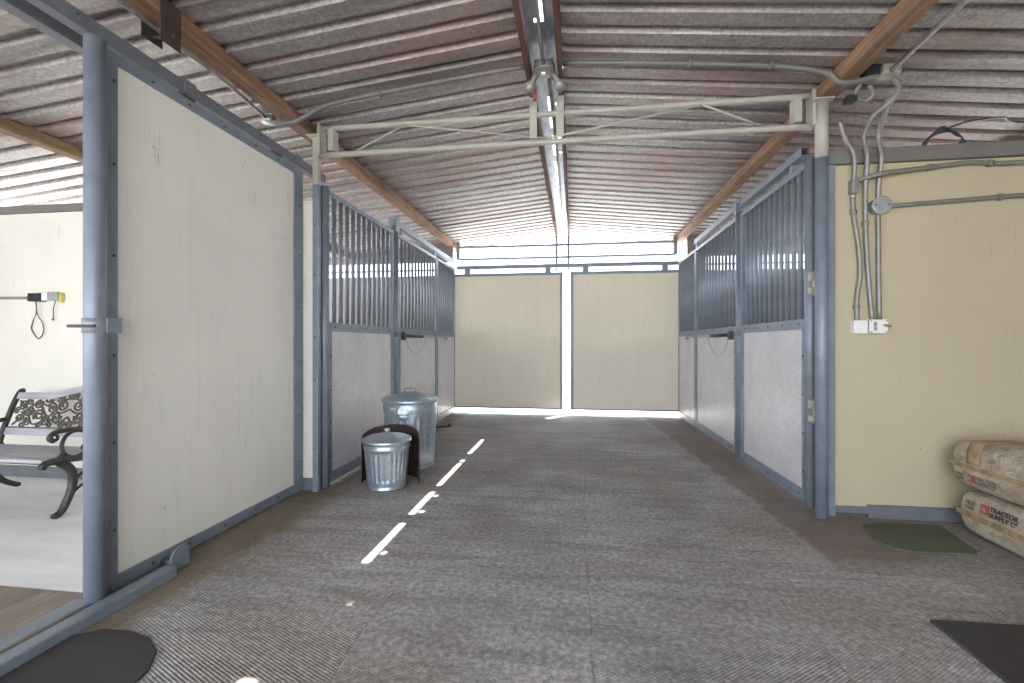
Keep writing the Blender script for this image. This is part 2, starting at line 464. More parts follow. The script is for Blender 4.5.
# ridge cap: galvanised strip along the ridge with open slits and nail holes
def ridge_cap():
    mb = MB(); bm = mb.bm
    x0, x1, dx = -.435, .015, .03; y0, y1, dy = -.6, 8.59, .034
    nx, ny = round((x1 - x0) / dx), round((y1 - y0) / dy)
    slits = [(.6, 1.3), (1.6, 2.15), (2.40, 2.88), (3.74, 4.30), (4.46, 4.94), (5.12, 5.84), (5.90, 5.97), (6.24, 6.94)]
    holes = [(-1.003, 1.975), (-1.164, 1.48), (-1.244, 2.676), (-1.081, 2.5), (-1.234, 3.334), (-1.068, 3.148), (-1.064, 3.495)]
    holes = [(-0.2120 + (hx + 1.13), hy + 1.376) for hx, hy in holes]
    hol = {(int((hx - x0) / dx), int((hy - y0) / dy)) for hx, hy in holes}
    vt = {}
    def vv(i, j):
        if (i, j) not in vt:
            x = x0 + i * dx
            vt[i, j] = bm.verts.new((x, y0 + j * dy, RZ + .055 - .05 * abs(x - RIDGE)))
        return vt[i, j]
    for i in range(nx):
        xc = x0 + (i + .5) * dx
        for j in range(ny):
            yc = y0 + (j + .5) * dy
            if abs(xc + .21) < .012 and any(a < yc < b for a, b in slits): continue
            if (i, j) in hol: continue
            bm.faces.new((vv(i, j), vv(i + 1, j), vv(i + 1, j + 1), vv(i, j + 1)))
    return mb
cap = ridge_cap().build('ridge_flashing', 'galv_shiny')
tag(cap, 'shiny galvanised ridge flashing with bright open slits between the ridge boards', 'flashing')

# ------------------------------------------------------------------ roof timbers
def beam(name, label, x0, x1, z0, z1, mat, y0=-.5, y1=8.2, group=None):
    mb = MB(); bm = mb.bm
    ys = [y0 + (y1 - y0) * i / 24 for i in range(25)]
    rng = random.Random(hash(label) % 1000 if False else len(label))
    rings = []
    for y in ys:
        j = lambda: rng.uniform(-.004, .004)
        rings.append([bm.verts.new(p) for p in ((x0 + j(), y, z0 + j()), (x1 + j(), y, z0 + j()), (x1 + j(), y, z1), (x0 + j(), y, z1))])
    for a, b in zip(rings, rings[1:]):
        for k in range(4): bm.faces.new((a[k], a[(k + 1) % 4], b[(k + 1) % 4], b[k]))
    bm.faces.new(rings[0]); bm.faces.new(rings[-1][::-1])
    return tag(mb.build(name, mat, None, .006), label, 'beam', group)
beam('roof_beam', 'long reddish wooden roof beam above the right stall fronts', 1.655, 1.765, 2.872, 2.965, 'beam')
beam('roof_beam', 'long reddish wooden roof beam above the left stall fronts and tall sliding door', -2.195, -2.085, 2.872, 2.965, 'beam')
beam('roof_beam', 'short view of olive brown weathered roof beam above the bench room', -4.03, -3.93, 2.685, 2.77, 'beam_olive')
beam('roof_beam', 'pale end of wooden roof beam at the right edge above the grey header', 3.46, 3.56, 2.69, 2.78, 'beam')
beam('ridge_board', 'dark red brown ridge board on the left of the shiny ridge flashing', -.338, -.302, 3.045, 3.15, 'ridge_wood')
beam('ridge_board', 'dark red brown ridge board on the right of the shiny ridge flashing', -.122, -.086, 3.045, 3.15, 'ridge_wood')

# ------------------------------------------------------------------ steel trusses
def truss(name, label, y, far=False):
    t = thing(name, label, 'truss', (RIDGE, y, 2.71))
    g = .022
    xl, xr = LX + .03, RX - .03
    def chord(z, zl, zr):
        mb = MB(); mb.tube(smooth([(xl, y, zl), (-1.2, y, z), (RIDGE, y, z), (.8, y, z), (xr, y, zr)], 5), g, 10); return mb
    zo = -.055 if far else 0; cm = 'paint' if far else 'beige'  # far truss: daylight flare on beige steel put into a blue grey colour
    chord(2.925 + zo, 2.93 + zo, 2.925 + zo).build('top_chord', cm, t)
    chord(2.715 + zo, 2.715 + zo, 2.712 + zo).build('bottom_chord', cm, t)
    if not far:
        w = [(-1.72, 2.728), (-1.32, 2.908), (RIDGE, 2.732), (.90, 2.908), (1.30, 2.728)]
        for (a, b) in zip(w, w[1:]):
            MB().tube([(a[0], y - .022, a[1]), (b[0], y - .022, b[1])], .0085, 8).build('web_brace', 'beige', t)
    for s in (-1, 1):
        x = RIDGE + s * .100
        if far: MB().box(x - .02, x + .02, y - .03, y + .03, 2.44, 3.02, .003).build('centre_plate', 'paint', t)
        else: MB().box(x - .028, x + .028, y - .036, y - .024, 2.735, 3.042, .002).build('centre_plate', 'beige', t)
    for s, x in ((-1, xl), (1, xr)):
        if far:
            MB().box(x - .03, x + .03, y - .03, y + .03, 2.66, 2.955, .004).build('end_bracket', 'paint', t)
        else:
            MB().box(x - s * .10 - .024, x - s * .10 + .024, y - .045, y + .045, 2.735, 2.905, .006).build('end_bracket', 'beige', t)
            MB().box(x - .012, x + .012, y - .05, y + .05, 2.70, 2.95, .003).build('end_plate', 'beige', t)
    return t
truss('roof_truss', 'beige steel roof truss with thin zigzag braces spanning the near end of the aisle', YT)
truss('roof_truss', 'steel truss silhouetted against daylight above the end doors', YE + .12, True)

def post(name, label, x, y, r, ztop, paint_to, square=False):
    t = thing(name, label, 'post', (x, y, 0))
    def seg(a, b, nm, mat):
        mb = MB()
        if square: mb.box(x - r, x + r, y - r, y + r, a, b, .006)
        else: mb.tube([(x, y, a), (x, y, b)], r, 20)
        return mb.build(nm, mat, t)
    seg(0, paint_to, 'shaft', 'paint')
    c = seg(paint_to, ztop, 'upper_shaft', 'beige'); c['label'] = 'beige upper end'
    MB().box(x - .06, x + .06, y - .055, y + .055, ztop, ztop + .012, .002).build('cap_plate', 'beige', t)
    return t
post('truss_post', 'round blue grey steel post beside the cream wall with the light switches', 1.68, YT - .045, .040, 2.855, 2.47)
p = post('truss_post', 'flat faced blue grey post at the far edge of the tall sliding door', -2.072, YT + .0, .024, 2.86, 2.48, True)
for z in (.35, .9, 1.25, 1.75, 2.15): bolt(p, (-2.075, YT - .024, z), '-y', r=.007)

# ------------------------------------------------------------------ tall sliding door on the left
DX = -2.215
t = thing('sliding_door', 'tall cream plywood sliding door in a blue grey steel frame at the left', 'door', (DX, 2.65, .012))
y0, y1, zb, zt = 1.80, 3.455, .012, 2.60
MB().box(DX - .022, DX + .010, y0 + .05, y1 - .05, zb + .04, zt - .03).build('panel', 'cream_door', t)
MB().box(DX - .03, DX + .02, y0 + .045, 1.935, zb, zt, .003).build('frame_stile', 'paint', t)
MB().box(DX - .03, DX + .02, y1 - .115, y1, zb, zt, .003).build('frame_stile', 'paint', t)
MB().box(DX - .029, DX + .0185, 1.935, y1 - .115, zt - .055, zt, .003).build('top_rail', 'paint', t)
MB().box(DX - .029, DX + .0185, 1.935, y1 - .115, zb, zb + .065, .003).build('bottom_rail', 'paint', t)
MB().hollow((-2.15, 1.79, .003), (-2.15, 1.79, 2.575), .041).build('edge_pipe', 'paint', t)
MB().box(DX + .018, -2.15, 1.825, 1.845, .06, 2.52).build('pipe_web', 'paint', t)
for z in (.3, .72, 1.14, 1.62, 2.06, 2.46): bolt(t, (DX + .02, 1.915, z), 'x')
for z in (.25, .62, 1.05, 1.48, 1.9, 2.3): bolt(t, (DX + .02, 3.40, z), 'x')
for yy in (2.12, 2.35, 2.62, 2.9, 3.15): bolt(t, (DX + .0185, yy, zb + .035), 'x'); bolt(t, (DX + .0185, yy, zt - .03), 'x')
la = MB().tube([(-2.15, 1.79, 1.245), (-2.15, 1.79, 1.31)], .047, 16).build('latch', 'boxsteel', t); la['label'] = 'grey steel latch band'
MB().box(-2.14, -2.098, 1.80, 1.87, 1.245, 1.315, .004).build('latch_plate', 'paint', la)
MB().tube([(-2.085, 1.735, 1.275), (-2.21, 1.725, 1.275)], .007, 8).build('latch_pin', 'bolt', la)

t = thing('overhead_door_track', 'dark grey overhead track carrying the tall cream sliding door', 'track', (DX, 1.5, 2.62))
MB().box(DX - .05, DX + .012, -1.5, 3.80, 2.625, 2.685, .004).build('track_box', 'paint_dark', t)
MB().box(DX + .012, DX + .020, -1.5, 3.80, 2.618, 2.69, .001).build('track_cover', 'paint_dark', t)
for yy in (1.2, 2.35, 3.4): MB().box(DX + .019, DX + .028, yy - .04, yy + .04, 2.622, 2.70, .002).build('splice_bracket', 'paint_dark', t)
for yy in (1.75, 2.35, 2.95, 3.7): bolt(t, (DX + .020, yy, 2.665), 'x')
for yy in (2.35, 3.15):
    MB().box(DX - .01, DX + .01, yy - .05, yy + .05, 2.602, 2.64, .002).build('hanger', 'bolt', t)
struct('trim_7', MB().box(-2.44, -2.37, -1.5, YT + .1, 2.635, 2.705, .004), 'paint_dark')

t = thing('floor_door_track', 'grey steel threshold with a slim guide rail under the open doorway at lower left', 'track', (-2.16, .4, 0))
MB().prism([(-2.105, 0), (-2.035, 0), (-2.035, .045), (-2.04, .05), (-2.100, .05), (-2.105, .045)], 'y', -1.5, 2.10).build('kerb_angle', 'paint', t)
MB().tube([(-2.135, -1.5, .036), (-2.135, 1.735, .036)], .013, 10).build('guide_rail', 'beige', t)
MB().box(-2.26, -2.165, -1.5, 1.80, 0, .03, .003).build('inner_sill', 'paint', t)
t = thing('door_guide_roller', 'grey rounded guide bracket at the foot of the tall cream sliding door', 'bracket', (-2.11, 2.17, 0))
ol = [(2.12, 0), (2.235, 0), (2.235, .085), (2.22, .108), (2.185, .118), (2.145, .105), (2.125, .08)]
MB().prism(ol, 'x', -2.10, -2.088).build('plate', 'paint', t)
MB().tube([(-2.165, 2.16, .035), (-2.105, 2.16, .035)], .030, 16).build('roller', 'bolt', t)

# ------------------------------------------------------------------ stall fronts
def stall_front(name, label, cat, X, side, ya, yb, n, zb, ztop=2.50, near_tube=True, far_strip=True, hinges=False, latch=False, group=None, slim=False):
    """barred upper half over a kick board; side = +1 right front (faces -x), -1 left front (faces +x)"""
    f = -side                                # direction the front faces along x
    t = thing(name, label, cat, (X, (ya + yb) / 2, zb), group)
    zk = 1.30                                # kick board top
    def fx(a, b): return (min(X + f * a, X + f * b), max(X + f * a, X + f * b))
    rt = .036 if near_tube else .018
    if near_tube: MB().hollow((X, ya + rt, zb - .02), (X, ya + rt, ztop + .02), rt, .005).build('frame_stile', 'paint', t)
    else: MB().box(*fx(-.018, .018), ya, ya + .036, zb, ztop, .003).build('frame_stile', 'paint', t)
    MB().box(*fx(-.018, .018), yb - .036, yb, zb, ztop, .003).build('frame_stile', 'paint', t)
    MB().box(*fx(-.02, .02), ya + 2 * rt, yb - .036, ztop - .04, ztop, .003).build('top_rail', 'paint', t)
    mr = MB().box(*fx(-.02, .022), ya + 2 * rt, yb - .036, zk, zk + .075, .003).build('mid_rail', 'paint', t)
    bt = MB().box(*fx(-.02, .022), ya + 2 * rt, yb - .036, zb, zb + .085, .003).build('bottom_rail', 'paint', t)
    MB().box(*fx(-.012, .008), ya + 2 * rt, yb - .036, zb + .08, zk + .005).build('kick_board', 'kick', t)
    if not slim:
        s1 = MB().box(*fx(.008, .020), ya + 2 * rt, ya + 2 * rt + .045, zb + .085, zk, .002).build('edge_strip', 'paint', t)
        s2 = MB().box(*fx(.008, .020), yb - .036 - .04, yb - .036, zb + .085, zk, .002).build('edge_strip', 'paint', t)
        ax = 'x' if f > 0 else '-x'
        for z in (.22, .5, .78, 1.06):
            bolt(s1, (X + f * .020, ya + 2 * rt + .022, z + zb), ax); bolt(s2, (X + f * .020, yb - .056, z + zb), ax)
        for k in range(5):
            yy = ya + .16 + (yb - ya - .3) * k / 4
            bolt(mr, (X + f * .022, yy, zk + .038), ax)
            if k % 2 == 0: bolt(bt, (X + f * .022, yy, zb + .045), ax)
    a, b = ya + 2 * rt, yb - .036
    me = None
    for k in range(n):
        yy = a + (b - a) * (k + 1) / (n + 1)
        if me is None:
            o = MB().tube([(X, yy, zk + .07), (X, yy, ztop - .035)], .0185 if hinges or not latch and not slim else .016, 12).build('bar', 'paint', t); me = o; y_first = yy
        else:
            o = me.copy(); COL.objects.link(o); o.parent = t; o.location = (0, yy - y_first, 0)
    if hinges:
        for z in (.72, 1.62):
            h = MB().tube([(X + f * .0, ya - .022, z - .09), (X, ya - .022, z + .09)], .013, 10)
            h.box(*fx(.0, .030), ya - .035, ya + .008, z + .02, z + .075, .002).box(*fx(.0, .030), ya - .035, ya + .008, z - .075, z - .03, .002)
            h.build('hinge', 'hinge', t)
    if latch:
        l = MB().tube([(X + f * .05, yb + .42, 1.285), (X + f * .05, ya + .30, 1.285)], .008, 8)
        l.box(*fx(.018, .058), yb + .38, yb + .42, 1.25, 1.32, .003)
        lo = l.build('latch_bar', 'boxsteel', t); lo['label'] = 'grey latch rod'
        MB().tube([(X + f * .05, ya + .78, 1.285), (X + f * .05, ya + .14, 1.285)], .018, 12).build('grip', 'black', lo)
        MB().box(*fx(.018, .068), ya + .10, ya + .14, 1.235, 1.325, .003).build('catch', 'bolt', lo)
        MB().tube(smooth([(X + f * .03, ya + .2, 1.27), (X + f * .03, ya + .35, 1.12), (X + f * .03, ya + .6, 1.06), (X + f * .03, ya + .85, 1.14), (X + f * .03, ya + 1.0, 1.27)], 5), .004, 6).build('chain', 'boxsteel', lo)
    return t

# right row
stall_front('stall_gate', 'right hinged stall gate nearest the cream wall, pale kick board under grey bars', 'gate', RX, 1, 3.49, 4.865, 11, .045, near_tube=True, hinges=True)
stall_front('stall_door', 'sliding barred stall door with latch rod in the middle of the right row', 'door', RX, 1, 4.965, 6.61, 12, .045, near_tube=False, latch=True)
stall_front('stall_partition', 'last barred stall panel of the right row, touching the end doors', 'panel', RX, 1, 6.63, 7.66, 8, .03, near_tube=False, slim=True)
def stall_post(label, X, y, ztop):
    t = thing('stall_post', label, 'post', (X, y, 0))
    MB().hollow((X, y, .0), (X, y, ztop), .045).build('pipe', 'paint', t)
    f = -1 if X > 0 else 1
    MB().box(X - .05, X + .05, y - .046, y + .046, 0, .03, .004).build('foot_plate', 'paint_dark', t)
    MB().box(X + f * .02 - .02, X + f * .02 + .035, y - .047, y + .047, 1.27, 1.33, .003).build('clamp', 'paint_dark', t)
stall_post('blue grey pipe post between the gate and sliding door of the right stall row', RX, 4.915, 2.53)
stall_post('blue grey pipe post between panel and sliding door of the left stall row', LX, 5.03, 2.53)
t = thing('stall_door_track', 'square blue grey track with open end above the right stall doors', 'track', (RX + .02, 5.1, 2.56))
mb = MB(); x0, x1 = RX - .02, RX + .045
for (a, b, c_, d) in ((x0, x1, 2.575, 2.581), (x0, x1, 2.634, 2.64), (x0, x0 + .006, 2.581, 2.634), (x1 - .006, x1, 2.581, 2.634)): mb.box(a, b, 3.62, 6.66, c_, d)
mb.build('square_tube', 'paint', t)
MB().box(RX - .056, RX - .046, 4.88, 4.95, 2.50, 2.66, .003).box(RX - .05, RX - .02, 4.88, 4.95, 2.60, 2.61).build('bracket', 'paint', t)
MB().box(RX - .012, RX + .03, 3.78, 3.82, 2.50, 2.575, .003).build('hanger', 'paint', t)
MB().box(RX - .012, RX + .03, 6.55, 6.60, 2.50, 2.575, .003).build('hanger', 'paint', t)

# left row
stall_front('stall_partition', 'first barred stall panel of the left row, behind the two metal cans', 'panel', LX, -1, 3.513, 4.975, 11, .025, 2.48, near_tube=True)
stall_front('stall_door', 'sliding barred stall door with latch rod in the middle of the left row', 'door', LX, -1, 5.085, 6.62, 11, .04, 2.48, near_tube=False, latch=True)
stall_front('stall_partition', 'last barred stall panel of the left row, touching the end doors', 'panel', LX, -1, 6.64, 7.66, 8, .03, 2.48, near_tube=False, slim=True)
t = thing('stall_door_track', 'dark edged blue grey track above the left sliding stall door', 'track', (LX, 6.3, 2.53))
MB().box(LX - .03, LX + .035, 4.93, 7.64, 2.545, 2.61, .004).build('square_tube', 'paint', t)
MB().box(LX + .035, LX + .045, 4.97, 5.08, 2.48, 2.64, .003).build('bracket', 'paint', t)
for yy in (5.2, 6.5): MB().box(LX - .01, LX + .02, yy, yy + .05, 2.478, 2.547, .002).build('hanger', 'paint', t)

# ------------------------------------------------------------------ end doors
def end_door(label, xa, xb, seam, mid):
    t = thing('end_door', label, 'door', ((xa + xb) / 2, YE, .085))
    za, zt = .085, 2.39
    for a, b in ((xa + .02, seam), (seam, xb - .02)):
        MB().box(a, b, YE - .012, YE + .012, za + .02, zt - .03).build('panel', 'cream_end', t)
    MB().box(xa, xb, YE - .02, YE + .02, zt - .05, zt, .003).build('top_rail', 'paint', t)
    MB().box(xa, xb, YE - .012, YE + .02, za, za + .03, .003).build('bottom_rail', 'paint', t)
    for s in (xa, xb):
        w = .05 if s == mid else .022
        c0 = s if s == xa else s - w
        MB().box(c0, c0 + w, YE - .02, YE + .02, za, zt - .04, .003).build('frame_stile', 'paint', t)
    for hx in (xa + .25, xb - .25):
        MB().box(hx - .05, hx + .05, YE - .006, YE + .006, zt - .005, zt + .078, .002).build('hanger', 'paint', t)
end_door('left cream end door with daylight along its edges', -2.085, -.20, -.72, -.20)
end_door('right cream end door with daylight along its edges', -.075, 1.70, .52, -.075)
t = thing('end_door_track', 'blue grey rail across the bright gap above the two end doors', 'track', (RIDGE, YE, 2.52))
MB().box(-2.02, 1.66, YE - .028, YE + .030, 2.462, 2.528, .004).build('rail', 'paint', t)
MB().box(-.27, -.15, YE - .04, YE - .028, 2.46, 2.525, .003).build('centre_bracket', 'paint', t)

# ------------------------------------------------------------------ conduits and electrical boxes on the roof
def pipe(name, label, cat, pts, r, mat='conduit', sm=0, clips=()):
    t = thing(name, label, cat, V(pts[0]))
    MB().tube(smooth(pts, sm) if sm else pts, r, 10).build('tube', mat, t)
    for c in clips:
        p, d = V(c[0]), c[1]
        mb = MB(); mb.tube([p - V(d) * .012, p + V(d) * .012], r * 1.45, 10); mb.build('clip', mat, t)
    return t
YC = 3.15
rz = lambda x, d=.022: roof_z(x) - d
pipe('conduit', 'dark conduit running under the roof from ridge box to right corner box', 'conduit',
     [(-.08, YC, 3.118), (.3, YC, rz(.3, .025)), (.7, YC, rz(.7, .022)), (1.3, YC, rz(1.3, .028)), (1.58, YC, 2.915), (1.66, YC, 2.85), (1.78, YC, 2.85), (1.885, YC, 2.885)], .0185, 'darkcond', 5,
     [((.75, YC, rz(.75, .02)), (1, 0, -.1)), ((1.25, YC, rz(1.25, .025)), (1, 0, -.1))])
pipe('conduit', 'dark bent conduit running under the roof from ridge box to left beam box', 'conduit',
     [(-.345, YC, 3.115), (-.7, YC, rz(-.7, .03)), (-1.2, YC, rz(-1.2, .03)), (-1.8, YC, rz(-1.8, .045)), (-2.05, YC, 2.85), (-2.22, YC + .01, 2.85), (-2.27, YC + .02, 2.885)], .0185, 'darkcond', 5,
     [((-1.4, YC, rz(-1.4, .032)), (1, 0, .12))])
pipe('conduit', 'straight grey conduit along the ridge in front of the ridge box', 'conduit',
     [(-.215, -.6, 3.07), (-.215, 1.5, 3.07), (-.21, YC - .07, 3.075)], .0125)
pipe('conduit', 'light grey conduit running along the ridge past the near truss to the end doors', 'conduit',
     [(-.185, YC + .08, 3.08), (-.175, 4.4, 3.07), (-.185, 6.2, 3.07), (-.19, 7.6, 3.07)], .0125)
pipe('conduit', 'light grey conduit running along the underside of the left roof beam', 'conduit',
     [(-2.175, -.5, 2.852), (-2.175, 1.4, 2.852), (-2.185, 2.6, 2.85), (-2.29, YC - .03, 2.885)], .0125, 'conduit', 0,
     [((-2.18, 2.2, 2.851), (0, 1, 0))])
pipe('conduit', 'light grey conduit running from the right corner box toward the viewer', 'conduit',
     [(1.93, YC - .05, 2.88), (1.905, 2.6, 2.885), (1.87, 1.6, 2.892), (1.86, -.5, 2.90)], .014)

t = thing('junction_box', 'round ceiling junction box with two lamp sockets at the ridge', 'junction box', (-.21, YC, 3.05))
MB().lathe((-.21, YC, 3.065), [(.0, 0), (.068, 0), (.072, .004), (.072, .05), (.0, .05)], 24).build('box', 'boxsteel', t)
MB().lathe((-.21, YC - .012, 3.052), [(.0, 0), (.066, 0), (.078, .006), (.078, .013), (.0, .013)], 24).build('cover', 'conduit', t)
MB().box(-.23, -.20, YC - .03, YC - .008, 3.037, 3.052, .003).build('cover_knob', 'white_plastic', t)
for s in (-1, 1):
    a = V((-.21 + s * .055, YC + .01, 3.065)); b = V((-.21 + s * .125, YC + .09, 2.985))
    so = MB().tube([a, a.lerp(b, .45), a.lerp(b, .5), b], [.018, .020, .036, .044], 14).build('lamp_socket', 'conduit', t)
MB().box(-.275, -.145, YC - .05, YC + .06, 3.115, 3.127, .002).build('mounting_plate', 'greytrim', t)
tag(MB().box(-.30, -.275, 3.27, 3.33, 2.965, 3.044, .003).build('wood_block', 'orange'), 'small orange red block on the left ridge board beside the junction box', 'block')

t = thing('junction_box', 'oval steel junction box under the left roof beam', 'junction box', (-2.30, YC + .03, 2.86))
MB().lathe((-2.30, YC + .03, 2.868), [(.0, 0), (.045, 0), (.05, .004), (.05, .04), (.0, .04)], 20).build('box', 'boxsteel', t)
MB().box(-2.35, -2.25, YC, YC + .06, 2.908, 2.93, .004).build('bracket', 'conduit', t)

t = thing('junction_box', 'tan corner junction box where conduits meet under the right roof beam', 'junction box', (1.93, YC + .02, 2.83))
MB().box(1.885, 1.99, YC - .045, YC + .06, 2.87, 2.925, .006).build('box', 'hinge', t)
MB().box(1.80, 1.89, YC - .02, YC + .05, 2.875, 2.94, .004).build('bracket', 'black', t)
MB().tube(smooth([(1.80, YC, 2.865), (1.79, YC + .07, 2.80), (1.86, YC + .1, 2.77), (1.90, YC + .08, 2.80), (1.86, YC + .05, 2.845)], 5), .012, 8).build('elbow', 'conduit', t)
MB().box(1.74, 1.80, YC + .06, YC + .12, 2.76, 2.80, .004).build('socket', 'black', t)

t = thing('hanger_strap', 'dark steel hanger strap bolted on the left roof beam at the top edge', 'strap', (-2.13, 2.12, 2.74))
MB().box(-2.205, -2.198, 2.06, 2.18, 2.78, 2.975, .001).build('plate', 'rustbrown', t)
MB().box(-2.084, -2.078, 2.05, 2.17, 2.74, 2.965, .001).build('plate', 'rustbrown', t)
MB().tube([(-2.21, 2.12, 2.80), (-2.07, 2.12, 2.80)], .010, 8).build('bolt', 'bolt', t)

# ------------------------------------------------------------------ electrical on the right wall
YW = YT - .016
pipe('conduit', 'leftmost bent grey conduit dropping to the light switch', 'conduit',
     [(1.80, YW - .02, 2.72), (1.835, YW - .02, 2.60), (1.875, YW - .035, 2.50), (1.885, YW - .035, 2.42), (1.89, YW - .015, 2.31)], .015, 'conduit', 6)
t = thing('pipe_elbow', 'small grey conduit elbow fitting above the light switch', 'fitting', (1.89, YW, 2.20))
MB().box(1.868, 1.912, YW - .04, YW + .014, 2.22, 2.315, .008).build('body', 'conduit', t)
MB().tube([(1.89, YW - .005, 2.19), (1.89, YW - .005, 2.225)], .017, 10).build('nut', 'boxsteel', t)
pipe('conduit', 'wavy grey conduit between elbow fitting and light switch', 'conduit',
     [(1.89, YW - .004, 2.195), (1.90, YW - .004, 2.05), (1.928, YW - .004, 1.85), (1.935, YW - .004, 1.66), (1.915, YW - .004, 1.50), (1.917, YW - .004, 1.35)], .015, 'conduit', 6,
     [((1.895, YW - .004, 2.10), (0, 0, 1)), ((1.914, YW - .004, 1.45), (0, 0, 1))])
pipe('conduit', 'middle grey conduit from the roof box to the outlet', 'conduit',
     [(1.985, YC + .03, 2.865), (2.03, YC + .05, 2.82), (2.02, YC + .10, 2.76), (1.955, YC + .17, 2.70), (1.945, YW - .03, 2.60), (1.955, YW - .05, 2.46), (1.962, YW - .018, 2.25), (1.972, YW - .004, 1.95), (1.99, YW - .004, 1.62), (2.012, YW - .004, 1.36)], .015, 'conduit', 6,
     [((1.968, YW - .006, 2.02), (0, 0, 1))])
pipe('conduit', 'rightmost grey conduit from the roof past the round box to the outlet', 'conduit',
     [(2.0, YC + .10, 2.78), (2.02, YC + .16, 2.72), (2.035, YW - .03, 2.60), (2.043, YW - .05, 2.46), (2.046, YW - .02, 2.32), (2.048, YW - .006, 2.20), (2.05, YW - .004, 1.9), (2.055, YW - .004, 1.36)], .015, 'conduit', 6)
t = thing('junction_box', 'round blue grey junction box on the cream wall', 'junction box', (2.05, YW, 2.07))
mb = MB(); mb.tube([(2.05, YW + .012, 2.13), (2.05, YW - .040, 2.13)], .056, 24); mb.build('box', 'boxsteel', t)
mb = MB(); mb.tube([(2.05, YW - .040, 2.13), (2.05, YW - .046, 2.13), (2.05, YW - .048, 2.13)], [.062, .062, .056], 24); mb.build('cover', 'boxsteel', t)
for s in (-1, 1): bolt(t, (2.05 + s * .04, YW - .048, 2.13), '-y', r=.005)
pipe('conduit', 'upper horizontal dark conduit along the cream wall under the header', 'conduit',
     [(1.905, YW - .022, 2.31), (2.05, YW - .075, 2.335), (2.2, YW - .03, 2.36), (2.6, YW - .006, 2.40), (2.8, YW - .006, 2.385), (3.2, YW - .006, 2.39), (4.5, YW - .006, 2.39)], .0155, 'wallcond', 6,
     [((2.35, YW - .02, 2.377), (1, 0, .1)), ((2.72, YW - .006, 2.39), (1, 0, 0))])
pipe('conduit', 'lower horizontal dark conduit along the cream wall from the round box', 'conduit',
     [(2.10, YW - .004, 2.13), (2.6, YW - .004, 2.155), (3.1, YW - .004, 2.175), (4.5, YW - .004, 2.19)], .0155, 'wallcond', 4,
     [((2.78, YW - .004, 2.163), (1, 0, 0))])
t = thing('light_switch', 'white light switch box on the cream wall, left of the outlet', 'switch', (1.93, YW, 1.27))
MB().box(1.885, 1.972, YW - .03, YW + .016, 1.265, 1.355, .004).build('box', 'white_plastic', t)
MB().box(1.915, 1.945, YW - .034, YW - .029, 1.285, 1.338, .002).build('rocker', 'white_plastic', t)
t = thing('power_outlet', 'white power outlet box with small plug on the cream wall', 'outlet', (2.04, YW, 1.27))
MB().box(1.982, 2.096, YW - .03, YW + .016, 1.265, 1.36, .004).build('box', 'white_plastic', t)
c = MB().box(2.005, 2.027, YW - .033, YW - .029, 1.282, 1.345, .002).build('socket', 'beige', t)
for z in (1.298, 1.328):
    MB().box(2.010, 2.013, YW - .0345, YW - .0325, z - .006, z + .006).box(2.019, 2.022, YW - .0345, YW - .0325, z - .006, z + .006).build('slot', 'bolt', c)
MB().box(2.05, 2.088, YW - .036, YW - .029, 1.285, 1.345, .002).build('cover_plate', 'white_plastic', t)
MB().tube([(2.062, YW - .04, 1.322), (2.10, YW - .055, 1.312)], .007, 8).build('toggle', 'printred', t)
for q in ((1.992, 1.275), (1.992, 1.35), (2.086, 1.275), (2.086, 1.35)): bolt(t, (q[0], YW - .03, q[1]), '-y', r=.004)

# cable bundle on the header
t = thing('cable_bundle', 'black and blue cable coil lying on the grey header at upper right', 'cable', (2.5, YT + .03, 2.53))
for k in range(4):
    d = .012 * k
    MB().tube(smooth([(2.33 + d, YT + .0 + d, 2.533), (2.37 + d, YT + .02, 2.58 + d), (2.46, YT + .03 - d, 2.63 + d * .7), (2.56, YT + .04, 2.635 - d * .5), (2.62 - d, YT + .05 - d, 2.58), (2.63 - d * 1.5, YT + .03 + d, 2.533)], 6), .006, 8).build('strand', 'cable', t)
MB().tube(smooth([(2.45, YT + .02, 2.64), (2.56, YT + .0, 2.67), (2.66, YT + .03, 2.70), (2.9, YT + .1, 2.74), (3.15, YT + .25, 2.76), (4.2, YT + .3, 2.66)], 6), .007, 8).build('tail_wire', 'cable', t)

# ------------------------------------------------------------------ wall box in the bench room
YL = YT + .02
t = thing('wall_controller', 'small wall controller with dangling wires on the pale wall above the bench', 'controller', (-4.65, YL, 1.55))
MB().box(-4.79, -4.66, YL - .06, YL, 1.568, 1.64, .006).build('black_unit', 'black', t)
MB().box(-4.66, -4.60, YL - .05, YL, 1.575, 1.645, .005).build('white_unit', 'white_plastic', t)
MB().box(-4.60, -4.50, YL - .05, YL, 1.575, 1.65, .008).build('grey_unit', 'boxsteel', t)
MB().box(-4.53, -4.475, YL - .03, YL, 1.56, 1.645, .012).build('foam_edge', 'yellow', t)
MB().tube(smooth([(-4.74, YL - .03, 1.57), (-4.735, YL - .03, 1.47), (-4.78, YL - .02, 1.40), (-4.81, YL - .01, 1.32), (-4.74, YL - .01, 1.24), (-4.68, YL - .015, 1.30), (-4.685, YL - .02, 1.38), (-4.725, YL - .03, 1.46), (-4.735, YL - .03, 1.57)], 6), .004, 6).build('looped_wire', 'bolt', t)
MB().tube(smooth([(-4.53, YL - .03, 1.58), (-4.57, YL - .02, 1.50), (-4.57, YL - .02, 1.44), (-4.575, YL - .02, 1.40)], 6), [.004] * 16 + [.009] * 3, 6).build('plug_wire', 'bolt', t)
pipe('conduit', 'thin grey conduit on the pale wall leading to the wall controller', 'conduit',
     [(-4.79, YL - .013, 1.603), (-5.6, YL - .013, 1.61)], .0125)

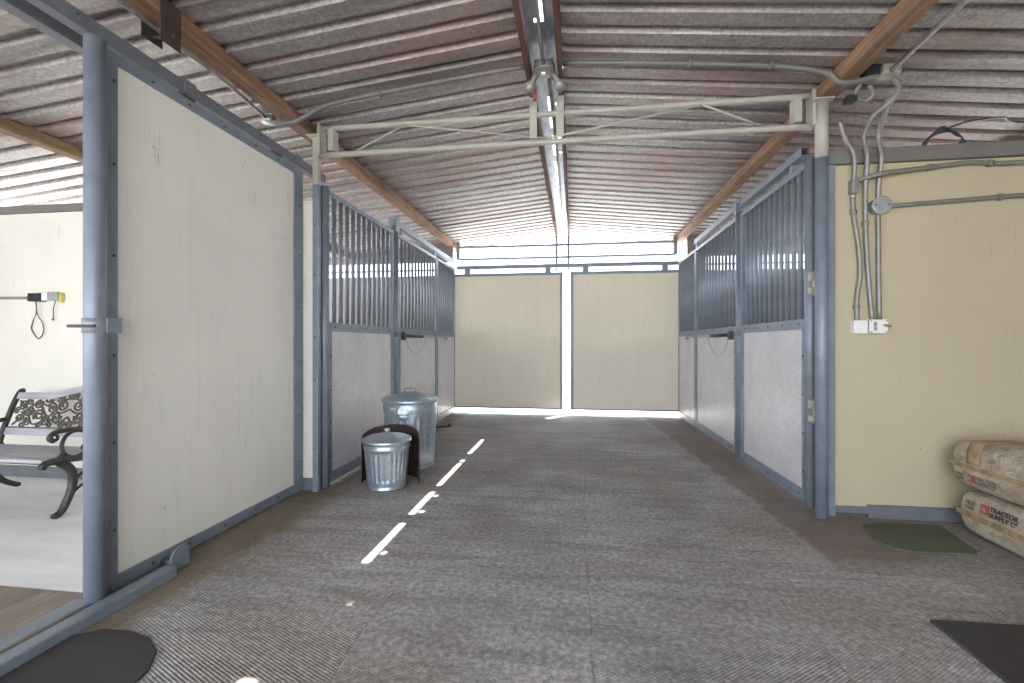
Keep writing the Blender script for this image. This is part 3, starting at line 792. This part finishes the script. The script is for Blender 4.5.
# ------------------------------------------------------------------ garden bench
BXL, BXR = -4.63, -3.52
t = thing('garden_bench', 'garden bench with scrolled metal back and weathered slats in the left room', 'bench', (-4.0, 2.9, 0))
def side_iron(x, mirror):
    r = .021
    fr = MB()
    fr.tube(smooth([(x, 2.585, .355), (x, 2.61, .385), (x, 2.70, .392), (x, 2.85, .375), (x, 3.05, .365), (x, 3.13, .37)], 6), [.018] + [.024] * 29 + [.022], 8)
    o = fr.build('side_rail', 'iron', t)
    lg = MB(); pts = smooth([(x, 2.70, .375), (x, 2.77, .30), (x, 2.775, .19), (x, 2.735, .085), (x, 2.70, .03), (x, 2.655, .012)], 6)
    lg.tube(pts, [.030 - .008 * i / (len(pts) - 1) for i in range(len(pts))], 10); lg.build('leg', 'iron', t)
    lg = MB(); pts = smooth([(x, 3.0, .36), (x, 3.06, .26), (x, 3.07, .17), (x, 3.13, .08), (x, 3.20, .03), (x, 3.24, .012)], 6)
    lg.tube(pts, [.026 - .006 * i / (len(pts) - 1) for i in range(len(pts))], 10); lg.build('leg', 'iron', t)
    MB().tube(smooth([(x, 2.78, .22), (x, 2.85, .27), (x, 2.93, .25), (x, 3.0, .20), (x, 3.06, .18)], 6), .010, 8).tube(smooth([(x, 2.76, .13), (x, 2.86, .19), (x, 2.95, .20), (x, 3.05, .20)], 5), .009, 8).build('brace', 'iron', t)
    up = MB(); pts = smooth([(x, 3.10, .36), (x, 3.13, .48), (x, 3.17, .60), (x, 3.21, .71), (x, 3.25, .79), (x, 3.275, .795)], 6)
    up.tube(pts, .020, 8); up.build('back_upright', 'iron', t)
    ar = MB(); ar.tube(smooth([(x, 2.66, .53), (x, 2.635, .55), (x, 2.65, .578), (x, 2.70, .592), (x, 2.80, .588), (x, 2.93, .575), (x, 3.05, .57), (x, 3.155, .575)], 6), .018, 8)
    ar.tube(arc((x, 2.662, .552), .022, 0, 2 * math.pi, 14), .010, 8)
    ar.tube(arc((x, 2.80, .485), .092, -.3, 2 * math.pi - .3, 28), .0125, 8)
    ar.tube(smooth([(x, 2.885, .455), (x, 2.865, .43), (x, 2.84, .445), (x, 2.85, .465)], 5), .010, 8)
    ar.tube(smooth([(x, 2.72, .44), (x, 2.69, .41), (x, 2.66, .39)], 5), .012, 8)
    ar.build('armrest', 'iron', t)
side_iron(BXL, -1); side_iron(BXR, 1)
for k in range(5):
    ya = 2.60 + k * .098
    MB().box(BXL - .0 + .02, BXR - .02, ya, ya + .082, .388 - k * .005, .412 - k * .005, .006).build('seat_slat', 'slat', t)
# back: lower slat, arched top slat, scroll panel between (leaning back)
lean = lambda z: 3.10 + (z - .36) * .32
def bslat(zfun0, zfun1, nm):
    mb = MB(); bm = mb.bm; n = 24; R = []
    for i in range(n + 1):
        u = i / n; x = BXL + .02 + (BXR - BXL - .04) * u; a, b_ = zfun0(u), zfun1(u)
        R.append([bm.verts.new(p) for p in ((x, lean(a) - .012, a), (x, lean(a) + .012, a), (x, lean(b_) + .012, b_), (x, lean(b_) - .012, b_))])
    for p, q in zip(R, R[1:]):
        for k in range(4): bm.faces.new((p[k], p[(k + 1) % 4], q[(k + 1) % 4], q[k]))
    bm.faces.new(R[0]); bm.faces.new(R[-1][::-1]); return mb.build(nm, 'slat', t)
crest = lambda u: .07 * max(0, math.sin(max(0, min(1, (u - .30) / .72)) * math.pi)) ** 1.3
bslat(lambda u: .455, lambda u: .51, 'back_slat')
bslat(lambda u: .735 + crest(u), lambda u: .785 + crest(u), 'crest_slat')
sc_ = MB()
def P2(u, z): return (BXL + .03 + (BXR - BXL - .06) * u, lean(z), z)
W = BXR - BXL - .06
def spiral(u0, z0, r0, a0, turns, sgn=1):
    pts = []
    n = int(14 * turns)
    for i in range(n + 1):
        q = i / n; a = a0 + sgn * q * turns * 2 * math.pi; rr = r0 * (1 - .82 * q)
        pts.append(P2(u0 + rr * math.cos(a) / W, z0 + rr * math.sin(a)))
    return pts
for m_ in (1, -1):
    for (u, z, r, a, tn, sg) in ((.06, .69, .038, -1.5, 1.4, 1), (.065, .59, .040, 1.5, 1.5, -1), (.135, .645, .046, 3.1, 1.5, 1), (.15, .56, .036, 2.2, 1.3, 1), (.20, .70, .040, .5, 1.4, -1),
                                (.235, .61, .048, -2.4, 1.6, -1), (.285, .735, .042, -.7, 1.5, 1), (.31, .565, .042, 1.0, 1.5, 1), (.335, .665, .045, 2.8, 1.5, -1), (.385, .755, .038, 4.0, 1.5, 1),
                                (.40, .60, .045, .2, 1.6, -1), (.435, .69, .050, 1.7, 1.5, 1), (.47, .55, .034, 2.6, 1.3, 1), (.025, .64, .030, .4, 1.2, 1), (.105, .535, .028, 1.2, 1.2, -1), (.12, .715, .030, 2.0, 1.2, 1), (.26, .53, .026, 0, 1.1, 1), (.17, .625, .03, 3.5, 1.2, -1), (.36, .54, .024, 2, 1.1, 1), (.475, .775, .032, .9, 1.3, -1)):
        sc_.tube(spiral(u if m_ == 1 else 1 - u, z, r, a if m_ == 1 else math.pi - a, tn, sg * m_), .0085, 6)
    for pts in (((.02, .53), (.1, .61), (.17, .70), (.3, .68), (.42, .63), (.5, .66)), ((.02, .72), (.11, .66), (.2, .54), (.33, .60), (.44, .73), (.5, .74)), ((.2, .73), (.3, .61), (.42, .55), (.5, .60))):
        sc_.tube(smooth([P2(u if m_ == 1 else 1 - u, z) for u, z in pts], 6), .008, 6)
sc_.tube([P2(0, .512), P2(1, .512)], .007, 6)
sc_.build('scroll_panel', 'scroll', t)
for k in (0, 1): MB().box(BXL + .02, BXR - .02, 2.70 + k * .27, 2.72 + k * .27, .35, .372, .003).build('cross_bar', 'iron', t)

# ------------------------------------------------------------------ metal cans
def can(label, cx, cy, rb, rt, h, lid_r, lid_h, flutes, fz0, fz1, knob):
    t = thing('metal_can', label, 'can', (cx, cy, 0))
    prof = [(rb * .97, .0), (rb + .004, .004), (rb + .006, .012), (rb, .022), (rb + .002, .05), (rb + .007, .056), (rb + .003, .062)]
    nst = 26
    for i in range(nst + 1):
        z = .066 + (h - .085) * i / nst; prof.append((rb + (rt - rb) * z / h, z))
    zb_ = h * .88
    prof += [(rt + .006, h - .012), (rt + .008, h - .004), (rt + .004, h), (rt - .006, h - .004), (rt - .012, h - .03), (0.0, h - .04)]
    # bands are pressed rings
    prof2 = []
    for r, z in prof:
        if abs(z - h * .86) < .012: r += .006
        prof2.append((r, z))
    MB().lathe((cx, cy, 0), prof2, flutes * 6, (fz0, fz1, -.007, flutes)).build('body', 'can', t)
    lid = MB().lathe((cx, cy, h - .022), [(lid_r - .004, 0), (lid_r, .002), (lid_r + .003, .012), (lid_r, .030), (lid_r - .014, .034), (lid_r * .8, .034 + lid_h * .35), (lid_r * .62, .030 + lid_h * .40), (lid_r * .35, .034 + lid_h * .85), (lid_r * .12, .034 + lid_h), (0, .034 + lid_h)], 48).build('lid', 'can', t)
    zt = h - .022 + .034 + lid_h
    if knob: MB().lathe((cx, cy, zt - .006), [(.0, 0), (.012, .0), (.012, .012), (.022, .018), (.026, .03), (.02, .042), (0, .046)], 18).build('lid_knob', 'can', lid)
    else:
        MB().tube(smooth([(cx - .058, cy - .01, zt - .012), (cx - .056, cy - .012, zt + .018), (cx - .04, cy - .013, zt + .032), (cx + .04, cy - .013, zt + .032), (cx + .056, cy - .012, zt + .018), (cx + .058, cy - .01, zt - .012)], 5), .007, 8).build('lid_handle', 'conduit', lid)
    return t
c1 = can('small fluted galvanised can with lid and round knob by the left stalls', -1.565, 3.66, .158, .190, .395, .200, .040, 26, .075, .315, True)
c2 = can('large galvanised can with domed lid and wire handle, behind the small can', -1.60, 4.31, .225, .262, .655, .276, .055, 24, .16, .50, False)
def on_can(cx, cy, r, a, z): return (cx + r * math.cos(a), cy + r * math.sin(a), z)
# bail handle and sticker on the big can
a0 = -math.pi / 2 + .10; R = .268
pl = MB()
for k in range(7):
    pass
mb = MB(); mb.tube([on_can(-1.60, 4.31, R - .012, a0, .56), on_can(-1.60, 4.31, R + .008, a0, .56)], .048, 18); mb.build('handle_boss', 'can', c2)
mb = MB(); mb.tube([on_can(-1.60, 4.31, R + .012, a0 + .19 * math.cos(q), .535 + .045 * math.sin(q)) for q in [math.pi + i * math.pi / 12 for i in range(13)]], .007, 8)
mb.tube([on_can(-1.60, 4.31, R + .012, a0 - .19, .535), on_can(-1.60, 4.31, R + .012, a0 + .19, .535)], .006, 8); mb.build('side_handle', 'conduit', c2)
mb = MB(); bm = mb.bm; rr = []
for k in range(7):
    a = a0 - .52 + .24 * k / 6
    rr.append([bm.verts.new(on_can(-1.60, 4.31, .262, a, z)) for z in (.565, .59)] + [bm.verts.new(on_can(-1.60, 4.31, .255, a, z)) for z in (.59, .565)])
for p, q in zip(rr, rr[1:]):
    for k in range(4): bm.faces.new((p[k], p[(k + 1) % 4], q[(k + 1) % 4], q[k]))
bm.faces.new(rr[0]); bm.faces.new(rr[-1][::-1])
mb.build('sticker', 'white_plastic', c2)

# bent brown sheet standing behind the small can
mb = MB(); bm = mb.bm
n = 26; cx, cy = -1.575, 3.77; rows = []
for i in range(n + 1):
    q = i / n
    a = math.radians(196 - 206 * q)
    r = .245 + .012 * math.sin(q * 5)
    if q > .9: r += (q - .9) * .35
    zt = .455 - .10 * abs(q - .45) ** 2 * 4 - (.05 if q in (0, 1) else 0)
    rows.append([(cx + r * math.cos(a), cy + r * .93 * math.sin(a), .002 + (zt - .002) * j / 6) for j in range(7)])
th = .007
grid = [[bm.verts.new(p) for p in row] for row in rows]
grid2 = [[bm.verts.new((p[0] + (p[0] - cx) / .25 * th, p[1] + (p[1] - cy) / .25 * th, p[2])) for p in row] for row in rows]
for G, rev in ((grid, False), (grid2, True)):
    for i in range(n):
        for j in range(6):
            q = (G[i][j], G[i + 1][j], G[i + 1][j + 1], G[i][j + 1]); f = bm.faces.new(q[::-1] if rev else q); f.smooth = True
for i in range(n):
    for j in (0, 6): bm.faces.new((grid[i][j], grid2[i][j], grid2[i + 1][j], grid[i + 1][j]))
for i in (0, n):
    for j in range(6): bm.faces.new((grid[i][j], grid[i][j + 1], grid2[i][j + 1], grid2[i][j]))
tag(mb.build('bent_sheet', 'rustbrown'), 'dark brown bent sheet standing curved between the two metal cans', 'sheet')

t = thing('floor_stop', 'small dark rusty rod lying on the floor beyond the large can', 'rod', (-1.82, 6.26, 0))
MB().tube([(-1.98, 6.22, .014), (-1.76, 6.27, .024)], .011, 8).build('rod', 'iron', t)
MB().tube([(-1.76, 6.27, .012), (-1.755, 6.272, .06)], [.012, .022], 8).build('head', 'iron', t)

# ------------------------------------------------------------------ rubber mats
def flat_mat(name, label, outline, h, mat):
    return tag(MB().prism(outline, 'z', .001, h).build(name, mat, None, .003), label, 'mat')
flat_mat('rubber_mat', 'black rubber mat at the lower right corner of the floor', [(1.51, 2.19), (3.4, 2.24), (3.4, .6), (1.49, .6)], .014, 'mat_black')
ol = [(-2.03, .4), (-1.53, .4), (-1.52, 1.36), (-1.54, 1.47), (-1.60, 1.56), (-1.70, 1.63), (-1.82, 1.66), (-1.95, 1.655), (-2.03, 1.60)]
flat_mat('rubber_mat', 'dark round cornered rubber mat at lower left by the threshold', ol, .010, 'mat_black')
flat_mat('rubber_mat', 'worn green rubber mat on the floor before the cream wall and bales', [(1.86, 3.28), (1.80, 3.02), (1.83, 2.925), (1.92, 2.895), (2.24, 2.905), (2.28, 2.95), (2.36, 3.33), (2.05, 3.345)], .013, 'mat_green')

# ------------------------------------------------------------------ shavings bales
def bale(label, x0, x1, y0, y1, z0, z1, seed):
    rng = random.Random(seed)
    t = thing('bagged_bale', label, 'bale', ((x0 + x1) / 2, (y0 + y1) / 2, z0), 'bagged bales stacked by the cream wall')
    mb = MB(); bm = mb.bm
    bmesh.ops.create_cube(bm, size=1.0)
    bmesh.ops.subdivide_edges(bm, edges=bm.edges[:], cuts=11, use_grid_fill=True)
    cx, cy, cz = (x0 + x1) / 2, (y0 + y1) / 2, (z0 + z1) / 2
    hx, hy, hz = (x1 - x0) / 2, (y1 - y0) / 2, (z1 - z0) / 2
    for v in bm.verts:
        p = v.co * 2; e = 5.0
        k = (abs(p.x) ** e + abs(p.y) ** e + abs(p.z) ** e) ** (1 / e)
        mxx = max(abs(p.x), abs(p.y), abs(p.z))
        p = p * (mxx / k) ** .8
        bul = 1 - .10 * (p.x ** 2) - .0 * p.y ** 2
        q = V((p.x * hx * (1 - .05 * abs(p.z) ** 3), p.y * hy * (1 - .04 * abs(p.z) ** 2), p.z * hz * (1.0 - .08 * p.y ** 4)))
        q += V((rng.uniform(-1, 1), rng.uniform(-1, 1), rng.uniform(-.6, .6))) * .004
        v.co = V((cx, cy, cz)) + q
        v.co.z = max(v.co.z, z0)
    for f in bm.faces: f.smooth = True
    bag = mb.build('bag', 'bag', t)
    md = bag.modifiers.new('sub', 'SUBSURF'); md.levels = 1; md.render_levels = 2
    return t
def face_x(x0, x1, y0, y1, z0, z1, y, z):
    """x of the bale's aisle face at (y, z), a little proud"""
    hx, hy, hz = (x1 - x0) / 2, (y1 - y0) / 2, (z1 - z0) / 2
    py, pz = (y - (y0 + y1) / 2) / hy, (z - (z0 + z1) / 2) / hz
    e = 5.0; lo, k = 1.0, 1.0
    k = (1 + abs(py) ** e + abs(pz) ** e) ** (1 / e)
    return (x0 + x1) / 2 - hx * (1 / k) ** .8 * (1 - .05 * abs(pz) ** 3) - .004
def strip(par, name, mat, D, ya, yb, za, zb_, ny=14, nz=4, th=.004, lift=0.0):
    mb = MB(); bm = mb.bm; G = []
    for i in range(ny + 1):
        y = ya + (yb - ya) * i / ny
        G.append([[bm.verts.new((face_x(*D, y, za + (zb_ - za) * j / nz) - lift - o, y, za + (zb_ - za) * j / nz)) for j in range(nz + 1)] for o in (0, -th - .01)])
    for i in range(ny):
        for s in (0, 1):
            for j in range(nz): bm.faces.new((G[i][s][j], G[i + 1][s][j], G[i + 1][s][j + 1], G[i][s][j + 1]))
        for j in (0, nz): bm.faces.new((G[i][0][j], G[i][1][j], G[i + 1][1][j], G[i + 1][0][j]))
    for i in (0, ny):
        for j in range(nz): bm.faces.new((G[i][0][j], G[i][0][j + 1], G[i][1][j + 1], G[i][1][j]))
    return mb.build(name, mat, par)
def lettering(par, text, mat, D, y, z, size, squash=1.0):
    """raised print on the aisle face; reads from far to near"""
    cu = bpy.data.curves.new('print', 'FONT'); cu.body = text; cu.size = size; cu.extrude = .0012; cu.align_x = 'LEFT'; cu.offset = size * .02
    tmp = bpy.data.objects.new('print', cu); COL.objects.link(tmp)
    bpy.context.view_layer.update()
    me = bpy.data.meshes.new_from_object(tmp.evaluated_get(bpy.context.evaluated_depsgraph_get()))
    bpy.data.objects.remove(tmp); bpy.data.curves.remove(cu)
    off = V((0, 0, 0)); q = par
    while q is not None: off += q.location; q = q.parent
    for v in me.vertices:
        yy = y - v.co.x * squash; zz = z + v.co.y
        v.co = V((face_x(*D, yy, zz) - .006 - v.co.z, yy, zz)) - off
    me.materials.clear(); me.materials.append(M[mat]); me.name = 'print'
    o = bpy.data.objects.new('print', me); COL.objects.link(o); o.parent = par; return o
D1 = (2.415, 2.95, 2.50, 3.335, .0, .29)
b1 = bale('lower bagged bale with clear store print, resting on the floor by the wall', *D1, 3)
D2 = (2.39, 2.93, 2.56, 3.36, .29, .60)
b2 = bale('upper dusty bagged bale with taped top, lying on another bale', *D2, 5)
strip(b1, 'band', 'tape', D1, 2.54, 3.31, .118, .15)
strip(b2, 'band', 'tape', D2, 2.6, 3.335, .425, .45)
def logo(b, D, y, z, s, faded):
    lettering(b, 'PINE', 'printgrey', D, y, z + .022 * s, .042 * s)
    lettering(b, 'FLAKES', 'printgrey', D, y, z - .006 * s, .024 * s)
    yr = y - .125 * s
    strip(b, 'red_emblem', 'printred', D, yr - .062 * s, yr, z - .004 * s, z + .058 * s, 4, 3, .003, .002)
    lettering(b, 'TS', 'bag', D, yr - .012 * s, z + .014 * s, .036 * s).location.x -= .003
    k = 'printgrey' if faded else 'printblack'
    lettering(b, 'TRACTOR', k, D, yr - .078 * s, z + .032 * s, .044 * s, 1.0)
    lettering(b, 'SUPPLY Cº', k, D, yr - .078 * s, z - .008 * s, .044 * s, 1.0)
logo(b1, D1, 3.21, .185, .85, False)
logo(b2, D2, 3.25, .355, .7, True)
# tape and a wrapped white patch over the upper bale
mb = MB(); bm = mb.bm
def over(par, name, mat, D, ya, yb, reach):
    mb = MB(); bm = mb.bm; G = []
    x0, x1, y0, y1, z0, z1 = D
    path = []
    for z in [(z0 + z1) / 2 + .02 + ((z1 - z0) / 2 - .05) * i / 6 for i in range(7)]: path.append(('f', z))
    for i in range(9): path.append(('t', i / 8))
    for y in [ya + (yb - ya) * k / 4 for k in range(5)]:
        row = []
        py = (y - (y0 + y1) / 2) / ((y1 - y0) / 2)
        for kind, q in path:
            if kind == 'f': row.append((face_x(*D, y, q) - .002, y, q))
            else:
                xs = face_x(*D, y, z1 - .03) + .01 + (reach) * q
                px = (xs - (x0 + x1) / 2) / ((x1 - x0) / 2)
                kk = (abs(px) ** 5 + abs(py) ** 5 + 1) ** .2
                zz = (z0 + z1) / 2 + (z1 - z0) / 2 * (1 / kk) ** .8 * (1 - .08 * py ** 4) + .004
                row.append((xs, y, zz))
        G.append([bm.verts.new(p) for p in row])
    for a, b in zip(G, G[1:]):
        for k in range(len(a) - 1): f = bm.faces.new((a[k], b[k], b[k + 1], a[k + 1])); f.smooth = True
    o = mb.build(name, mat, par)
    md = o.modifiers.new('s', 'SOLIDIFY'); md.thickness = .003; md.offset = 0
    return o
over(b2, 'tape_band', 'tape', D2, 3.08, 3.17, .3)

# ------------------------------------------------------------------ light
w = bpy.data.worlds.new('sky'); SC.world = w; w.use_nodes = True
bg = w.node_tree.nodes['Background']
bg.inputs['Color'].default_value = (0.82, 0.885, 1.0, 1); bg.inputs['Strength'].default_value = 2.6
sun = bpy.data.lights.new('sun', 'SUN'); sun.energy = 16.0; sun.angle = math.radians(.53); sun.color = (1, .97, .93)
so = bpy.data.objects.new('sun', sun); COL.objects.link(so)
so.rotation_euler = V((-.2875, -.43, -1)).to_track_quat('-Z', 'Y').to_euler()

# ------------------------------------------------------------------ camera
cam = bpy.data.cameras.new('camera'); co = bpy.data.objects.new('camera', cam); COL.objects.link(co)
cam.sensor_width = 36; cam.lens = 457 / 1024 * 36; cam.shift_y = 1.5 / 1024; cam.clip_start = .05; cam.clip_end = 300
co.location = (0, 0, 1.2); co.rotation_euler = (math.pi / 2, 0, math.atan(63 / 457))
SC.camera = co
SC.view_settings.view_transform = 'Standard'; SC.view_settings.look = 'None'
SC.view_settings.gamma = 1; SC.view_settings.use_curve_mapping = False
SC.view_settings.exposure = 1.58
